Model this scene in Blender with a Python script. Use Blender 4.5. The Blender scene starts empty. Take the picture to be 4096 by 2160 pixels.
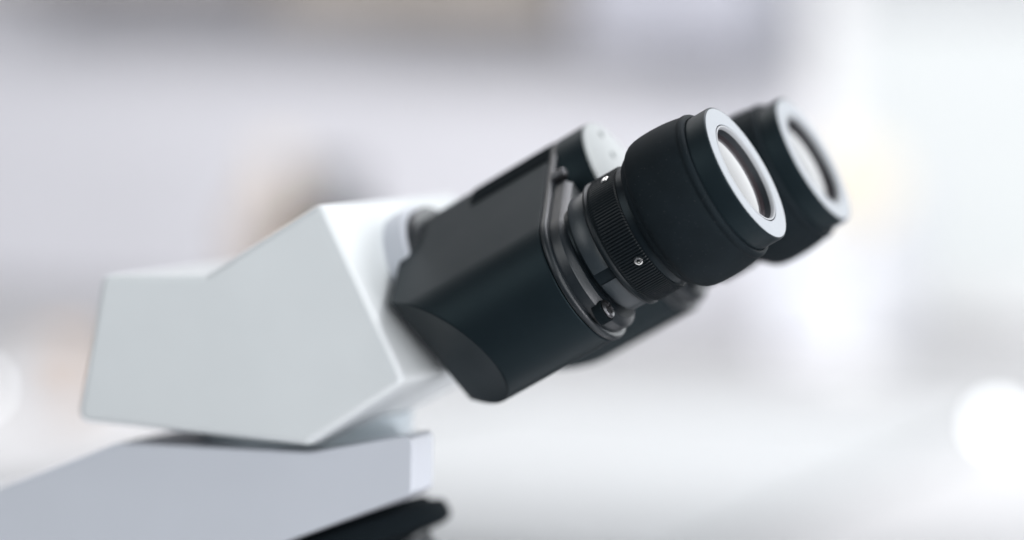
import bpy, bmesh, math, random
from mathutils import Vector, Matrix
PI = math.pi
random.seed(4)
S = 0.001                      # everything below is in millimetres
EYE = Vector((0, 0, 1.25))     # height of the near eyepiece above the floor
scene = bpy.context.scene

# ------------------------------------------------------------------ camera
cam_d = bpy.data.cameras.new('camera'); cam = bpy.data.objects.new('camera', cam_d)
scene.collection.objects.link(cam); scene.camera = cam
right = Vector((0.93165687, 0.36297976, 0.01616049))
up = Vector((-0.03752251, 0.05187828, 0.99794824))
back = Vector((0.36139664, -0.93035173, 0.06195267))
m = Matrix((right, up, back)).transposed().to_4x4()
m.translation = Vector((234.9, -758.2, 24.9)) * S + EYE
cam.matrix_world = m
cam_d.sensor_width = 36; cam_d.lens = 116.51
cam_d.clip_start = 0.02; cam_d.clip_end = 50
cam_d.dof.use_dof = True; cam_d.dof.aperture_fstop = 3.6; cam_d.dof.aperture_blades = 0
focus = Vector((-32.0, -16.0, -19.0))   # on the knurled ring nearest the camera
cam_d.dof.focus_distance = (m.translation - (focus * S + EYE)).dot(back)

# ------------------------------------------------------------------ light
scene.view_settings.view_transform = 'Standard'; scene.view_settings.look = 'None'
scene.view_settings.exposure = 0.0; scene.view_settings.gamma = 1.0
world = bpy.data.worlds.new('World'); scene.world = world; world.use_nodes = True
bg = world.node_tree.nodes['Background']
bg.inputs[0].default_value = (0.78, 0.86, 1.0, 1); bg.inputs[1].default_value = 0.12

def area(name, loc, target, sx, sy, power, col):
    l = bpy.data.lights.new(name, 'AREA'); l.shape = 'RECTANGLE'
    l.size = sx * S; l.size_y = sy * S; l.energy = power; l.color = col
    o = bpy.data.objects.new(name, l); scene.collection.objects.link(o)
    o.location = Vector(loc) * S + EYE
    d = (Vector(target) - Vector(loc)); o.rotation_euler = d.to_track_quat('-Z', 'Y').to_euler()
    return o
area('back_fill', (-700, 1100, 1050), (-500, 900, -200), 1600, 900, 8, (1, .98, .97))  # added overhead lamp, out of view, brightening bench and wall
area('wall_fill', (-650, 900, 380), (-800, 2200, 60), 2000, 280, 18, (.99, .985, 1))  # unseen lamp added to lift the far wall
area('right_fill', (1000, -60, 820), (0, 30, 0), 700, 700, 11, (.97, .98, 1))  # added off to the right to brighten the head's front face
area('front_left_fill', (-1000, -1000, 620), (-150, 0, -60), 900, 900, 7, (.95, .985, 1))  # added fill on the camera's left, no real fitting there
area('side_fill', (600, -950, 260), (-150, 0, -60), 800, 800, 7.6, (.95, .985, 1))  # added fill right of the camera for the near faces
area('low_fill', (850, -330, -230), (-60, 10, -50), 450, 450, 7, (.97, .96, 1))  # added low down to lift undersides and forward faces
area('chamfer_glint_light', (40, 1050, 1330), (0, 0, 0), 480, 480, 8, (.93, .93, 1))  # added to put a highlight on the plate chamfers
area('window_light', (640, 1700, 520), (0, 0, 0), 1600, 1300, 16.5, (.94, .98, 1))

scene.cycles.use_denoising = True
scene.cycles.max_bounces = 8

# ------------------------------------------------------------------ materials
def mat(name, col, rough=.5, metal=0, spec=.5, noise=0, nscale=200, bump=0, bscale=800, coat=0, speck=0, emit=None, estr=0, ior=None, tint=None):
    mt = bpy.data.materials.new(name); mt.use_nodes = True
    nt = mt.node_tree; b = nt.nodes['Principled BSDF']
    b.inputs['Base Color'].default_value = (*col, 1); b.inputs['Roughness'].default_value = rough
    b.inputs['Metallic'].default_value = metal; b.inputs['Specular IOR Level'].default_value = spec
    if ior: b.inputs['IOR'].default_value = ior
    if tint: b.inputs['Specular Tint'].default_value = (*tint, 1)
    if coat: b.inputs['Coat Weight'].default_value = coat; b.inputs['Coat Roughness'].default_value = .15
    if emit: b.inputs['Emission Color'].default_value = (*emit, 1); b.inputs['Emission Strength'].default_value = estr
    tc = nt.nodes.new('ShaderNodeTexCoord')
    def nz(sc, det=3):
        n = nt.nodes.new('ShaderNodeTexNoise'); n.inputs['Scale'].default_value = sc; n.inputs['Detail'].default_value = det
        nt.links.new(tc.outputs['Object'], n.inputs['Vector']); return n
    if noise:
        n = nz(nscale); r = nt.nodes.new('ShaderNodeMapRange')
        r.inputs[1].default_value = .3; r.inputs[2].default_value = .7
        r.inputs[3].default_value = 1 - noise; r.inputs[4].default_value = 1 + noise
        nt.links.new(n.outputs[0], r.inputs[0])
        v = nt.nodes.new('ShaderNodeVectorMath'); v.operation = 'SCALE'; v.inputs[0].default_value = col
        nt.links.new(r.outputs[0], v.inputs['Scale'])
        last = v.outputs[0]
        if speck:   # dust specks lying on the surface
            n2 = nz(2600, 1); r2 = nt.nodes.new('ShaderNodeMapRange')
            r2.inputs[1].default_value = .73; r2.inputs[2].default_value = .78
            nt.links.new(n2.outputs[0], r2.inputs[0])
            mx = nt.nodes.new('ShaderNodeMix'); mx.data_type = 'RGBA'
            nt.links.new(r2.outputs[0], mx.inputs[0]); nt.links.new(last, mx.inputs[6])
            mx.inputs[7].default_value = (speck, speck, speck * 1.05, 1); last = mx.outputs[2]
        nt.links.new(last, b.inputs['Base Color'])
        r3 = nt.nodes.new('ShaderNodeMapRange'); r3.inputs[3].default_value = max(.02, rough * .88); r3.inputs[4].default_value = min(1, rough * 1.12)
        nt.links.new(n.outputs[0], r3.inputs[0]); nt.links.new(r3.outputs[0], b.inputs['Roughness'])
    if bump:
        n = nz(bscale, 2); bp = nt.nodes.new('ShaderNodeBump'); bp.inputs['Strength'].default_value = bump
        bp.inputs['Distance'].default_value = .0002
        nt.links.new(n.outputs[0], bp.inputs['Height']); nt.links.new(bp.outputs[0], b.inputs['Normal'])
    return mt
M = {}
M['black'] = mat('black_lacquer', (.0068, .0112, .0140), .46, spec=.16, tint=(.68, .93, 1), noise=.08, nscale=60, bump=.05, bscale=2500)
M['plate'] = mat('black_crinkle', (.0075, .011, .014), .38, spec=.5, noise=.1, nscale=300, bump=.22, bscale=3800)
M['rubber'] = mat('black_rubber', (.0070, .0100, .0125), .66, spec=.10, tint=(.75, .95, 1), noise=.14, nscale=160, bump=.12, bscale=2200, speck=.05)
M['anod'] = mat('black_anodised', (.0060, .0090, .0115), .36, spec=.16, tint=(.8, .95, 1), noise=.1, nscale=200, bump=.04, bscale=3000)
M['knurl'] = mat('black_knurl', (.005, .008, .010), .42, spec=.2, noise=.1, nscale=300, speck=.06)
M['sleeve'] = mat('dark_sleeve', (.020, .027, .032), .40, spec=.5, noise=.08, nscale=120, bump=.03, bscale=2500)
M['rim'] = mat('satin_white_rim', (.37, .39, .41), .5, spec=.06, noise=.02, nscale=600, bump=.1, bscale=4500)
M['retain'] = mat('satin_retaining_ring', (.33, .34, .35), .5, spec=.15)
M['silver'] = mat('satin_silver', (.62, .63, .64), .28, metal=.9)
M['steel'] = mat('bright_steel', (.75, .74, .72), .16, metal=1, bump=.08, bscale=3000)
M['darksteel'] = mat('black_steel', (.09, .09, .095), .36, metal=.9, bump=.2, bscale=2500)
M['lens'] = mat('coated_lens', (.03, .022, .024), .04, spec=.5, ior=1.75, coat=0)
M['inner'] = mat('lens_barrel_black', (.018, .022, .026), .5, spec=.4)
M['cap'] = mat('hub_cap_glare', (.50, .52, .52), .5, spec=.08, noise=.03, nscale=500)  # pale colour stands in for window glare on a black hub face
M['white'] = mat('warm_white_paint', (.66, .685, .69), .42, spec=.4, noise=.03, nscale=25, bump=.05, bscale=1500)
M['arm'] = mat('grey_paint', (.55, .57, .615), .45, spec=.4, noise=.02, nscale=25)
M['plug'] = mat('grey_plug', (.60, .625, .63), .5)
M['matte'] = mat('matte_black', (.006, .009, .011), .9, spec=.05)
M['ring'] = mat('slate_ring', (.42, .47, .50), .4, spec=.5)
M['desk'] = mat('desk_laminate', (.75, .75, .76), .4, noise=.03, nscale=20)
M['bench'] = mat('bench_laminate', (.41, .41, .415), .6, spec=.25, noise=.03, nscale=8)
M['wall'] = mat('wall_paint', (.72, .72, .76), .8, noise=.02, nscale=6)
M['ceil'] = mat('ceiling_paint', (.8, .8, .8), .9)
M['floor'] = mat('floor_vinyl', (.4, .4, .42), .5, noise=.05, nscale=5)
M['pane'] = mat('daylit_pane', (.08, .08, .08), .3, emit=(.93, .98, 1.0), estr=.80)
M['blind'] = mat('roller_blind', (.42, .43, .44), .8, noise=.02, nscale=10)
M['frame'] = mat('window_frame_paint', (.8, .8, .8), .4)
M['cabgrey'] = mat('taupe_cabinet', (.30, .28, .275), .5)
M['cabtan'] = mat('tan_cabinet', (.27, .24, .21), .5)
M['cabblue'] = mat('blue_grey_cabinet', (.34, .345, .39), .5)
M['brownglass'] = mat('amber_glass', (.40, .34, .29), .15)
M['dark'] = mat('charcoal_plastic', (.02, .024, .028), .4)
M['tan'] = mat('tan_card', (.40, .31, .25), .7)
M['beige'] = mat('beige_plastic', (.58, .53, .48), .5)
M['mauve'] = mat('mauve_grey_plastic', (.50, .47, .50), .5)
M['palegrey'] = mat('pale_grey_enamel', (.62, .64, .68), .4)
M['pale2'] = mat('off_white_enamel', (.72, .72, .76), .5)
M['bulb'] = mat('lit_bulb', (.05, .05, .05), .3, emit=(.93, .98, 1), estr=6)
M['warm'] = mat('flare_glow', (.05, .05, .05), .3, emit=(1, .92, .77), estr=.93)

# ------------------------------------------------------------------ helpers
c30, s30 = math.cos(PI / 6), .5
def T(a, b, c):                # tube frame (along tubes, across, up from tubes) -> world-aligned mm
    return Vector((c30 * a - s30 * c, b, s30 * a + c30 * c))
def Wd(p): return Vector(p) * S
ROOT = {}
def tag(o, label=None, cat=None, group=None, kind=None):
    if label: o['label'] = label
    if cat: o['category'] = cat
    if group: o['group'] = group
    if kind: o['kind'] = kind
    return o
def finish(name, bm, material, parent=None, bevel=0, smooth=True, angle=32, seg=2):
    bmesh.ops.remove_doubles(bm, verts=bm.verts, dist=1e-7)
    bmesh.ops.recalc_face_normals(bm, faces=bm.faces)
    me = bpy.data.meshes.new(name); bm.to_mesh(me); bm.free()
    me.materials.append(material)
    o = bpy.data.objects.new(name, me); scene.collection.objects.link(o)
    if smooth:
        me.shade_smooth(); me.set_sharp_from_angle(angle=math.radians(angle))
    if bevel:
        md = o.modifiers.new('bevel', 'BEVEL'); md.width = bevel * S; md.segments = seg
        md.limit_method = 'ANGLE'; md.angle_limit = math.radians(32); md.harden_normals = True
    if parent is not None:
        o.parent = parent; o.matrix_parent_inverse = parent.matrix_world.inverted()
    return o
def thing(name, loc, label, cat, group=None):
    e = bpy.data.objects.new(name, None); scene.collection.objects.link(e)
    e.empty_display_size = .02
    e.location = loc; tag(e, label, cat, group); e.matrix_world = Matrix.Translation(loc)
    return e
def loft(bm, rings, cap0=True, cap1=True, closed=True):
    vr = [[bm.verts.new(v) for v in r] for r in rings]
    n = len(vr[0])
    for i in range(len(vr) - 1):
        for j in range(n if closed else n - 1):
            k = (j + 1) % n
            bm.faces.new((vr[i][j], vr[i][k], vr[i + 1][k], vr[i + 1][j]))
    if cap0: bm.faces.new(vr[0])
    if cap1: bm.faces.new(list(reversed(vr[-1])))
    return vr
def lathe_a(prof, b0=0, c0=0, n=128, cap0=False, cap1=False, a0=0):
    """profile [(a, r)] revolved round the tube axis at (b0, c0)"""
    bm = bmesh.new(); rings = []
    for a, r in prof:
        rings.append([(T(a + a0, b0 + r * math.cos(2 * PI * j / n), c0 + r * math.sin(2 * PI * j / n))) * S + EYE for j in range(n)])
    loft(bm, rings, cap0, cap1); return bm
def lathe_dir(prof, origin, axis, n=48, cap0=True, cap1=True):
    """profile [(h, r)] revolved round axis from origin (world-aligned mm)"""
    ax = Vector(axis).normalized(); q = Vector((0, 0, 1)).rotation_difference(ax)
    bm = bmesh.new()
    rings = [[(Vector(origin) + q @ Vector((r * math.cos(2 * PI * j / n), r * math.sin(2 * PI * j / n), h))) * S + EYE for j in range(n)] for h, r in prof]
    loft(bm, rings, cap0, cap1); return bm
def box(x0, x1, y0, y1, z0, z1, bm=None):
    bm = bm or bmesh.new()
    v = [bm.verts.new(Vector((x, y, z)) * S + EYE) for x in (x0, x1) for y in (y0, y1) for z in (z0, z1)]
    for f in ((0, 1, 3, 2), (4, 6, 7, 5), (0, 4, 5, 1), (2, 3, 7, 6), (0, 2, 6, 4), (1, 5, 7, 3)):
        bm.faces.new([v[i] for i in f])
    return bm
def extrude_y(pts, y0, y1):
    bm = bmesh.new()
    loft(bm, [[Vector((x, y, z)) * S + EYE for x, z in pts] for y in (y0, y1)]); return bm

DESK = -400.0
# ------------------------------------------------------------------ setting
def struct(name, bm, m_):
    return tag(finish(name, bm, m_, smooth=False), kind='structure')
FL = -1250
struct('floor', box(-4200, 2600, -1600, 2300, FL - 40, FL), M['floor'])
struct('ceiling', box(-4200, 2600, 200, 2300, 1500, 1540), M['ceil'])
w = finish('wall', box(-4200, 2600, 2200, 2300, FL, 1500), M['wall'], smooth=False)
tag(w, 'pale lavender grey painted wall far behind the microscope', 'wall', kind='structure')

# daylit window in the wall on the right
win = thing('window', Wd((0, 2200, 60)) + EYE, 'large bright daylit window in the wall at the right of the photo', 'window')
WX0, WX1, WZ0, WZ1 = -575, 900, -170, 1150
bm = bmesh.new()
for x0, x1, z0, z1 in ((WX0 - 40, WX0, WZ0 - 40, WZ1 + 40), (WX1, WX1 + 40, WZ0 - 40, WZ1 + 40), (WX0, WX1, WZ0 - 40, WZ0), (WX0, WX1, WZ1, WZ1 + 40), (140, 165, WZ0, WZ1)):
    box(x0, x1, 2165, 2199, z0, z1, bm)
finish('frame', bm, M['frame'], win, smooth=False)
for x0, x1 in ((WX0 + 1, 139), (166, WX1 - 1)):
    finish('pane', box(x0, x1, 2180, 2190, WZ0 + 1, WZ1 - 1), M['pane'], win, smooth=False)

finish('blind', box(WX0 + 6, WX1 - 6, 2148, 2152, 78, WZ1 + 20), M['blind'], win, smooth=False)

# white bench against the wall
bench = thing('lab_bench', Wd((-800, 1400, FL)) + EYE, 'long white laminate lab bench standing against the far wall', 'bench')
finish('worktop', box(-3000, 1500, 640, 2198, -255, -215), M['bench'], bench, bevel=3)
for x in (-2950, -1500, -20, 1450):
    finish('leg', box(x - 25, x + 25, 760, 2150, FL, -256), M['frame'], bench, bevel=3)

def cabinet(x0, x1, z0, z1, depth, m_, label):
    t = thing('wall_cabinet', Wd(((x0 + x1) / 2, 2199, z0)) + EYE, label, 'cabinet', 'cabinets hung on the far wall')
    finish('carcass', box(x0, x1, 2199 - depth, 2199, z0, z1), m_, t, bevel=2)
    xm = (x0 + x1) / 2
    for a0, a1 in ((x0 + 4, xm - 2), (xm + 2, x1 - 4)):
        finish('door', box(a0, a1, 2199 - depth - 19, 2199 - depth - 1, z0 + 4, z1 - 4), m_, t, bevel=1.5)
cabinet(-1420, -1080, 94, 560, 250, M['cabgrey'], 'dark taupe wall cabinet at the top left edge of the photo')
cabinet(-1070, -800, 68, 560, 200, M['cabtan'], 'tan wall cabinet between the taupe and the blue grey cabinets')
cabinet(-790, -620, 40, 560, 160, M['cabblue'], 'blue grey wall cabinet next to the bright window')

# ------------------------------------------------------------------ bench-top things far behind
def bottle(x, y, h, r, m_, mc, label, cat='bottle', name='reagent_bottle'):
    t = thing(name, Wd((x, y, -215)) + EYE, label, cat)
    z = -214.5
    bd = [(0, r * .9), (2, r), (h * .62, r), (h * .72, r * .8), (h * .78, r * .42), (h * .86, r * .4)]
    finish('glass_body', lathe_dir(bd, (x, y, z), (0, 0, 1)), m_, t)
    finish('cap', lathe_dir([(h * .865, r * .5), (h * .99, r * .5), (h, r * .45)], (x, y, z), (0, 0, 1)), mc, t)
bottle(-950, 1750, 166, 35, M['brownglass'], M['beige'], 'brown glass reagent bottle on the far bench, left of the black bottle')
bottle(-878, 1700, 150, 46, M['dark'], M['dark'], 'black bottle on the far bench showing above the white microscope head')

def instrument(x0, x1, y0, y1, h, m_, label, cat='instrument', name='lab_instrument', bevel=8):
    t = thing(name, Wd(((x0 + x1) / 2, (y0 + y1) / 2, -215)) + EYE, label, cat)
    finish('casing', box(x0, x1, y0, y1, -214.5, -215 + h), m_, t, bevel=bevel, seg=3)
    finish('front_panel', box(x0 + 8, x1 - 8, y0 - 5, y0 - .5, -215 + h * .2, -215 + h * .85), M['palegrey'], t, bevel=1)
    return t
instrument(-866, -836, 1190, 1230, 50, M['tan'], 'small tan box on the far bench at the left edge of the photo', 'box', 'small_box')
instrument(-555, -475, 1850, 2050, 150, M['pale2'], 'pale grey instrument on the bench below the bright window')

def globe(x, y, z, r, label):
    t = thing('globe_lamp', Wd((x, y, -215)) + EYE, label, 'lamp', 'small glowing globe lamps on the far bench')
    finish('base', lathe_dir([(0, r * .8), (3, r * .8), (z + 214.5 - r * .9, r * .5)], (x, y, -214.5), (0, 0, 1)), M['frame'], t)
    finish('bulb', lathe_dir([(-r * math.cos(i * PI / 12), max(.05, r * math.sin(i * PI / 12))) for i in range(13)], (x, y, z), (0, 0, 1), n=32), M['bulb'], t)
globe(-244, 1350, -203, 6, 'glowing globe lamp on the far bench at the right edge of the photo')
globe(-914, 1200, -200, 3.6, 'glowing globe lamp on the far bench at the left edge of the photo')

t = thing('flare_globe', Wd((-467, 1800, -215)) + EYE, 'added warm glowing globe standing in for lens flare behind the far eyepiece', 'lamp')  # added globe, its glow replaces the warm lens flare
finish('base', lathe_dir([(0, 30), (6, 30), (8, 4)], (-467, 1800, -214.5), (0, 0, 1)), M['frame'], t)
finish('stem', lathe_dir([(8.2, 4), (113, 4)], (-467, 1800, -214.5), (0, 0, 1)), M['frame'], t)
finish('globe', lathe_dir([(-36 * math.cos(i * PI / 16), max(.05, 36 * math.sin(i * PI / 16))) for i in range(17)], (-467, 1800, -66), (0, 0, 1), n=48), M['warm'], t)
t = thing('tray', Wd((-455, 1150, -215)) + EYE, 'shallow white tray lying on the far bench below the eyepieces', 'tray')
M['tray'] = mat('white_enamel_tray', (.37, .38, .385), .6, spec=.2)
finish('tray_floor', box(-640, -270, 710, 1480, -214.5, -211), M['tray'], t, bevel=1)
bm = bmesh.new()
for x0, x1, y0, y1 in ((-650, -640.5, 700, 1490), (-269.5, -260, 700, 1490), (-640.5, -269.5, 700, 709.5), (-640.5, -269.5, 1480.5, 1490)): box(x0, x1, y0, y1, -214.5, -206, bm)
finish('tray_wall', bm, M['tray'], t, bevel=2)

# ------------------------------------------------------------------ desk under the microscope
desk = thing('desk', Wd((-150, 60, FL)) + EYE, 'white laminate desk the microscope stands on', 'desk')
finish('top', box(-900, 500, -250, 420, DESK - 30, DESK), M['desk'], desk, bevel=3)
for x, y in ((-860, -210), (460, -210), (-860, 380), (460, 380)):
    finish('leg', box(x - 22, x + 22, y - 22, y + 22, FL, DESK - 31), M['frame'], desk, bevel=2)

# ================================================================== the microscope
mic = thing('microscope', Wd((-190, 31, DESK)) + EYE, 'white and black binocular laboratory microscope in the foreground', 'microscope')

# ---- prism housings (arm-shaped section round the pivot hub)
def arm_outline(bn, cn, rn, mirror, inset, hc=19.1, hb=31.0, rh=15.3, n=64):
    c0 = Vector((bn, cn)); c1 = Vector((hb, hc)); d = c1 - c0; L = d.length; u = d / L
    al = math.acos((rn - rh) / L); base = math.atan2(u.y, u.x)
    pts = []
    for j in range(n):         # outer arc round the eyepiece
        t = base + al + (2 * PI - 2 * al) * j / (n - 1)
        pts.append((c0.x + (rn - inset) * math.cos(t), c0.y + (rn - inset) * math.sin(t)))
    for j in range(n // 2):    # arc round the hub
        t = base - al + 2 * al * j / (n // 2 - 1)
        pts.append((c1.x + (rh - inset) * math.cos(t), c1.y + (rh - inset) * math.sin(t)))
    if mirror: pts = [(62 - b, c) for b, c in pts][::-1]
    return pts
def arm_solid(secs, cn, mirror):
    bm = bmesh.new()
    loft(bm, [[T(a, b, c) * S + EYE for b, c in arm_outline(-.3, cn, 17.5, mirror, ins)] for a, ins in secs]); return bm
def cut(bm, p, n):
    g = bm.verts[:] + bm.edges[:] + bm.faces[:]
    r = bmesh.ops.bisect_plane(bm, geom=g, plane_co=p, plane_no=n, clear_outer=True, dist=1e-7)
    ed = [e for e in r['geom_cut'] if isinstance(e, bmesh.types.BMEdge)]
    bmesh.ops.holes_fill(bm, edges=ed, sides=0)
for mirror, cn in ((False, -2.2), (True, .8)):
    sg = -1 if mirror else 1
    bm = arm_solid([(-95, 0), (-49.3, 0)], cn, mirror)
    # oblique rear cut: remove a < -.8 b -.508 c - 91.97
    bb = 62 if mirror else 0
    nT = Vector((-1, -.8 * sg, -.508)); nw = T(*nT).normalized()
    cut(bm, T(-86 if mirror else -91.97, bb, 0) * S + EYE, nw)
    hs = finish('prism_housing', bm, M['black'], mic, bevel=.5)
    # front bead and groove
    bd = arm_solid([(-49.25, .45), (-49.1, .1), (-48.9, -.12), (-48.3, -.2), (-47.7, -.05), (-47.35, .35), (-47.25, 1.0), (-47.25, 1.35)], cn, mirror)
    finish('bead', bd, M['plate'], hs, angle=60)
    fp = arm_solid([(-47.4, 1.3), (-44.6, 1.3), (-44.3, 1.45), (-43.25, 2.75), (-43.0, 3.0)], cn, mirror)
    cut(fp, T(-45, 62 - 8.6 if mirror else 8.6, 20.8) * S + EYE, T(0, .877 * sg, .48).normalized())
    fp = finish('front_plate', fp, M['plate'], hs, angle=25)
    # cross-head screws in the plate
    spots = ((-11.3, -13.6), (10.2, 23.6))
    for i, (b, c) in enumerate(spots):
        if mirror and i == 0: continue
        if mirror: b = 62 - b
        if i == 1:
            finish('pin', lathe_a([(-47.5, 1.5), (-44.6, 1.5), (-44.0, 1.35), (-43.6, .9), (-43.45, .3)], b, c, 32, True, True), M['darksteel'], hs)
            continue
        finish('screw_seat', lathe_a([(-45.9, 2.85), (-43.5, 2.85), (-43.35, 2.75), (-43.4, 2.5), (-44.2, 2.45)], b, c, 32), M['matte'], fp)
        s_ = bmesh.new(); R_ = 2.45; N = 60; rings = []
        for k in range(1, 17):
            r = R_ * k / 16; ring = []
            for j in range(N):
                t = 2 * PI * j / N; x, y = r * math.cos(t), r * math.sin(t)
                h = .75 * (1 - (r / R_) ** 2) ** .6 if k < 16 else -.3
                tt = t + .5; xx, yy = r * math.cos(tt), r * math.sin(tt)
                if (abs(xx) < .36 or abs(yy) < .36) and r < 1.6: h -= .6
                ring.append(T(-42.85 + h, b + x, c + y) * S + EYE)
            rings.append(ring)
        loft(s_, rings, True, False)
        finish('screw', s_, M['darksteel'], fp, angle=50)

# raised strip, coloured dark for the shade between the near arm and the hub
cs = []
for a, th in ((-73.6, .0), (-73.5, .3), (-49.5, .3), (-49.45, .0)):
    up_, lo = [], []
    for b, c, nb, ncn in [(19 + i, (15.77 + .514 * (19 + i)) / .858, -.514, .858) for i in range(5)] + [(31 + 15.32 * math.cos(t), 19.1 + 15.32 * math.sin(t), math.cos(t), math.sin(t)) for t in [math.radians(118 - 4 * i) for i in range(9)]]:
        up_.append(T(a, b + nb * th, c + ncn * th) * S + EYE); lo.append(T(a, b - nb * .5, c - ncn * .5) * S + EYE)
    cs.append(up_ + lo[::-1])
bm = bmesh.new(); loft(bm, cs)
finish('recess_shade_strip', bm, M['matte'], mic, angle=30)

# ---- pivot hub
hub = finish('pivot_hub', lathe_a([(-96, 15.3), (-48.6, 15.35), (-48.5, 14.9), (-47.6, 14.9), (-47.5, 15.5), (-40.0, 15.5), (-39.4, 15.2), (-39.3, 14.6)], 31, 19.1, 160, True, True), M['black'], mic)
cp = finish('hub_cap', lathe_a([(-39.4, 15.35), (-38.9, 15.5), (-38.6, 15.3), (-38.55, 14.9)], 31, 19.1, 160, True, True), M['cap'], hub)
for b, c in ((33.1, 31.0), (33.8, 25.0), (28.9, 8.0), (22.6, 13.0)):
    finish('pin_hole', lathe_a([(-38.6, 1.0), (-38.45, .95), (-38.45, .6), (-38.5, .55)], b, c, 24, True, True), M['sleeve'], cp)
finish('bearing_disc', lathe_a([(-97.5, 18.6), (-89.5, 18.6), (-89.0, 18.1)], 31, 19.1, 160, True, True), M['plate'], mic)
finish('bearing_collar', lathe_a([(-98.3, 20.3), (-92.4, 20.3), (-91.8, 19.8)], 31, 19.1, 160, True, True), M['arm'], mic)

# ---- eyepieces
NT = 126
def toothed(bm_rings, a, r0, r1, b0, c0, n=NT * 4, chamf=0):
    ring = []
    for j in range(n):
        t = 2 * PI * j / n; ph = j % 4
        r = r1 if ph in (1, 2) else (r0 if ph == 0 else (r0 + r1) / 2)
        ring.append(T(a, b0 + r * math.cos(t), c0 + r * math.sin(t)) * S + EYE)
    bm_rings.append(ring)
def plain(bm_rings, a, r, b0, c0, n=NT * 4):
    bm_rings.append([T(a, b0 + r * math.cos(2 * PI * j / n), c0 + r * math.sin(2 * PI * j / n)) * S + EYE for j in range(n)])
def hex_screw(b0, c0, ang, a, parent, rk):
    """small steel grub screw with a hexagon socket, set in the knurled ring"""
    n = 48; q = 1.05
    er = (math.cos(ang), math.sin(ang)); et = (-math.sin(ang), math.cos(ang))
    def P(h, u, v): # h radial, u along a, v tangential
        return T(a + u, b0 + er[0] * (rk + h) + et[0] * v, c0 + er[1] * (rk + h) + et[1] * v) * S + EYE
    def hexr(t, r):
        s = (t + .35) % (PI / 3) - PI / 6; return r * math.cos(PI / 6) / math.cos(s)
    bm = bmesh.new(); R = []
    for h, r, hx in ((-1.0, q, 0), (.12, q, 0), (.26, q * .93, 0), (.32, q * .80, 0), (.32, .60, 1), (.25, .56, 1), (-.25, .5, 1)):
        R.append([P(h, (hexr(t, r) if hx else r) * math.cos(t), (hexr(t, r) if hx else r) * math.sin(t)) for t in [2 * PI * j / n for j in range(n)]])
    loft(bm, R, False, True)
    finish('set_screw', bm, M['steel'], parent, angle=25)
    bm = bmesh.new(); R = []
    for h, r in ((-.9, q + .05), (.02, q + .05), (.06, q + .3), (-.9, q + .32)):
        R.append([P(h, r * math.cos(t), r * math.sin(t)) for t in [2 * PI * j / n for j in range(n)]])
    loft(bm, R, False, False)
    finish('screw_hole_rim', bm, M['knurl'], parent, angle=25)

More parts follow.
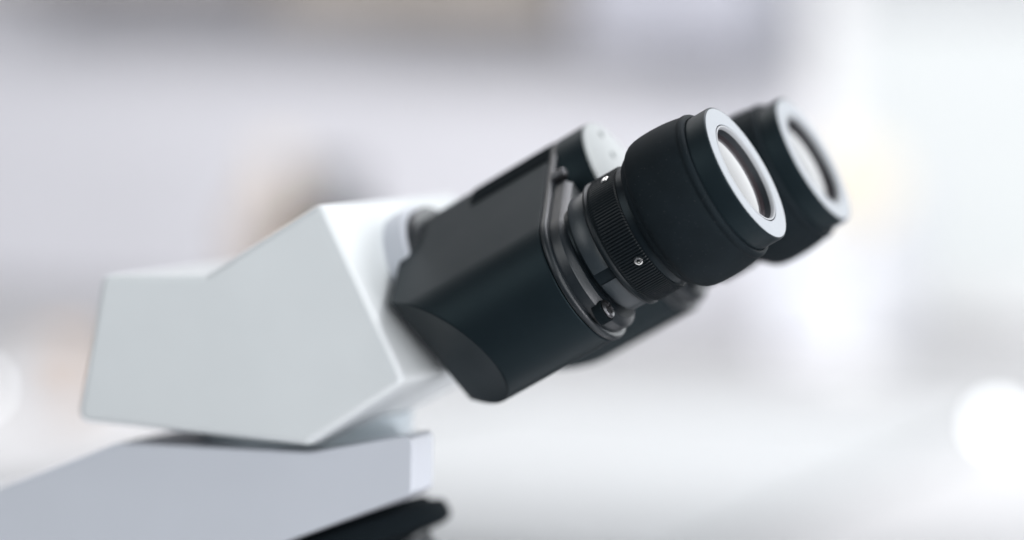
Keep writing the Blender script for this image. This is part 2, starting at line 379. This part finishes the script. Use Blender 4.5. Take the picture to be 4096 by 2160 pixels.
def eyepiece(b0, c0, screws):
    tube = finish('eyepiece', lathe_a([(-60, 13.6), (-42.3, 13.6), (-41.9, 13.9), (-41.7, 15.0), (-41.4, 15.2), (-36.6, 15.2), (-36.5, 15.0)], b0, c0, 160, True, True), M['anod'], mic)
    # graduated sleeve in two shells with a dark gap between
    for g0, g1 in ((math.radians(212), math.radians(336)), (math.radians(-20), math.radians(200))):
        bm = bmesh.new(); n = 90; R = []
        for a, r in ((-41.2, 15.1), (-41.2, 15.38), (-41.05, 15.48), (-37.0, 15.48), (-36.85, 15.38), (-36.85, 15.1)):
            R.append([T(a, b0 + r * math.cos(g0 + (g1 - g0) * j / n), c0 + r * math.sin(g0 + (g1 - g0) * j / n)) * S + EYE for j in range(n + 1)])
        loft(bm, R, False, False, closed=False)
        finish('sleeve', bm, M['sleeve'], tube, angle=40)
    # knurled ring
    bm = bmesh.new(); R = []
    plain(R, -36.5, 14.8, b0, c0); plain(R, -36.45, 16.2, b0, c0); plain(R, -36.25, 16.5, b0, c0); plain(R, -35.7, 16.55, b0, c0); plain(R, -35.5, 16.3, b0, c0); plain(R, -35.2, 16.05, b0, c0)
    toothed(R, -34.6, 16.2, 16.35, b0, c0); toothed(R, -34.2, 16.2, 16.55, b0, c0)
    toothed(R, -27.5, 16.2, 16.55, b0, c0); toothed(R, -27.15, 15.9, 16.35, b0, c0); plain(R, -27.0, 15.6, b0, c0)
    kn = bmesh.new(); loft(kn, R, True, True)
    kn = finish('knurled_ring', kn, M['knurl'], tube, angle=20)
    for ang, a in screws: hex_screw(b0, c0, ang, a, kn, 16.55)
    # smooth neck and barrel
    finish('neck', lathe_a([(-27.05, 15.95), (-24.7, 15.95), (-24.5, 15.7)], b0, c0, 160, True, True), M['anod'], tube)
    finish('barrel', lathe_a([(-6.6, 17.2), (-6.5, 17.9), (-.75, 17.95), (-.3, 17.85), (-.06, 17.6), (-.06, 13.3), (-6.6, 13.3), (-6.6, 17.2)], b0, c0, 200), M['black'], tube)
    # rubber eyecup
    pr = [(-24.8, 15.5), (-25.0, 16.3), (-24.75, 16.95), (-24.2, 17.35), (-23.6, 17.75), (-23.3, 17.85), (-23.1, 18.0), (-22.85, 18.4), (-22.3, 18.95), (-21.4, 19.5), (-20.0, 19.9), (-18, 20.1), (-15.5, 20.15), (-13, 20.05), (-11, 19.85), (-9, 19.55), (-8.0, 19.35),
          (-7.6, 19.2), (-7.35, 19.2), (-7.1, 19.34), (-6.6, 19.32), (-6.1, 19.12), (-5.75, 18.85), (-5.55, 18.5), (-5.6, 18.1), (-5.9, 17.95)]
    finish('eyecup', lathe_a(pr, b0, c0, 200), M['rubber'], tube, angle=45)
    # pale front ring, silver retaining ring, dark bore, lens
    finish('front_ring', lathe_a([(-.5, 17.45), (-.08, 17.48), (0, 17.4), (.02, 17.2), (.02, 13.25), (-.1, 13.1), (-1.0, 13.1)], b0, c0, 200), M['rim'], tube)
    finish('retaining_ring', lathe_a([(-1.0, 12.84), (-.12, 12.84), (-.02, 12.76), (-.02, 12.45), (-.35, 12.2), (-.9, 12.15)], b0, c0, 200), M['retain'], tube)
    finish('bore', lathe_a([(-.85, 12.18), (-2.6, 11.85), (-2.6, 11.4)], b0, c0, 160), M['inner'], tube)
    R_ = 90.0; hh = R_ - math.sqrt(R_ * R_ - 11.9 ** 2)
    pl = []
    for i in range(0, 25):
        r = max(.02, 11.75 * (1 - i / 24)); pl.append((-2.25 + math.sqrt(R_ * R_ - r * r) - math.sqrt(R_ * R_ - 11.75 ** 2), r))
    finish('lens', lathe_a(pl, b0, c0, 160, False, True), M['lens'], tube, angle=60)
A1 = math.atan2(-7.6, -14.8); A2 = math.atan2(14.4, -8.3)
eyepiece(0, 0, ((A1, -29.4), (A2, -29.6), (A1 + 2.1 + PI / 2, -29.5)))
eyepiece(62, 2.2, ((A1, -29.4), (A2, -29.6)))

# ---- head casing: side profile in (X, Z), extruded across
prof = [(-107.0, -9.7), (-83.8, -53.7), (-110.5, -71.0), (-175.7, -68.3), (-168.6, -30.4), (-139.0, -29.4)]
def round_poly(pts, rad, seg=5):
    out = []; n = len(pts)
    for i in range(n):
        p0, p1, p2 = Vector(pts[i - 1]), Vector(pts[i]), Vector(pts[(i + 1) % n])
        d0 = (p0 - p1).normalized(); d1 = (p2 - p1).normalized()
        ang = d0.angle(d1); t = rad / math.tan(ang / 2)
        a_, b_ = p1 + d0 * t, p1 + d1 * t
        for k in range(seg + 1):
            s = k / seg; out.append(tuple(a_ * (1 - s) ** 2 + p1 * 2 * s * (1 - s) + b_ * s * s))
    return out
bm = extrude_y(round_poly(prof, 3), -9, 78)
cut(bm, Vector((-100, 78, -38)) * S + EYE, Vector((.0, .62, -.78)))
head = finish('head_casing', bm, M['white'], mic, bevel=4.0, seg=6, angle=20)
# ---- dovetail ring, arm, column, base
finish('dovetail_ring', lathe_dir([(-6, 30), (0, 30), (.5, 28), (6, 28), (14, 28)], (-129, 31, -80), (0, 0, 1), n=128), M['ring'], mic, bevel=.5)
nz = Vector((-.37, 0, .93)).normalized()
nc = Vector((-122.6, 31, -103))
armp = [(-84, -67.5), (-84, -82), (-165, -116), (-232, -143), (-330, -165), (-330, -122), (-262, -103), (-203, -88.5), (-167, -74.1), (-112, -73.4)]
bm = extrude_y(round_poly(armp, 2.0), -4, 66)
cut(bm, Vector((-84, 10, -80)) * S + EYE, Vector((.75, .66, 0)))
armo = finish('arm', bm, M['arm'], mic, bevel=4.5, seg=6, angle=20)
finish('column', box(-330, -240, -3, 65, DESK + 24, -164), M['arm'], mic, bevel=6, seg=4)
finish('base', box(-335, -20, -45, 107, DESK + .5, DESK + 26), M['arm'], mic, bevel=8, seg=4)
finish('stage', box(-190, -45, -40, 110, -262, -250), M['dark'], mic, bevel=2)
finish('stage_bracket', box(-239, -190, 6, 56, -285, -250), M['arm'], mic, bevel=2)
# ---- nosepiece with objectives
nose = finish('nosepiece', lathe_dir([(-7, 12), (-5.5, 20), (-4.2, 24), (-3.6, 31), (-3, 33), (-2, 33.9), (0, 34), (2.5, 33.2), (3.5, 30), (5, 29)], nc, nz, n=128), M['matte'], mic, bevel=.4)
for k in range(4):
    t = .35 + k * PI / 2
    e1 = Vector((.93, 0, .37)).normalized(); e2 = Vector((0, 1, 0))
    o_ = nc + (e1 * math.cos(t) + e2 * math.sin(t)) * 22 - nz * 5.2
    d_ = (-nz + (e1 * math.cos(t) + e2 * math.sin(t)) * .22).normalized()
    ob = finish('objective', lathe_dir([(0, 5.5), (6, 5.5), (6.2, 9), (26, 9), (28, 8.5), (38, 6), (42, 4)], o_, d_), M['dark'], nose, bevel=.2)
    finish('grip_band', lathe_dir([(12, 9.3), (18, 9.3), (18.2, 9.25)], o_, d_), M['silver'], ob)
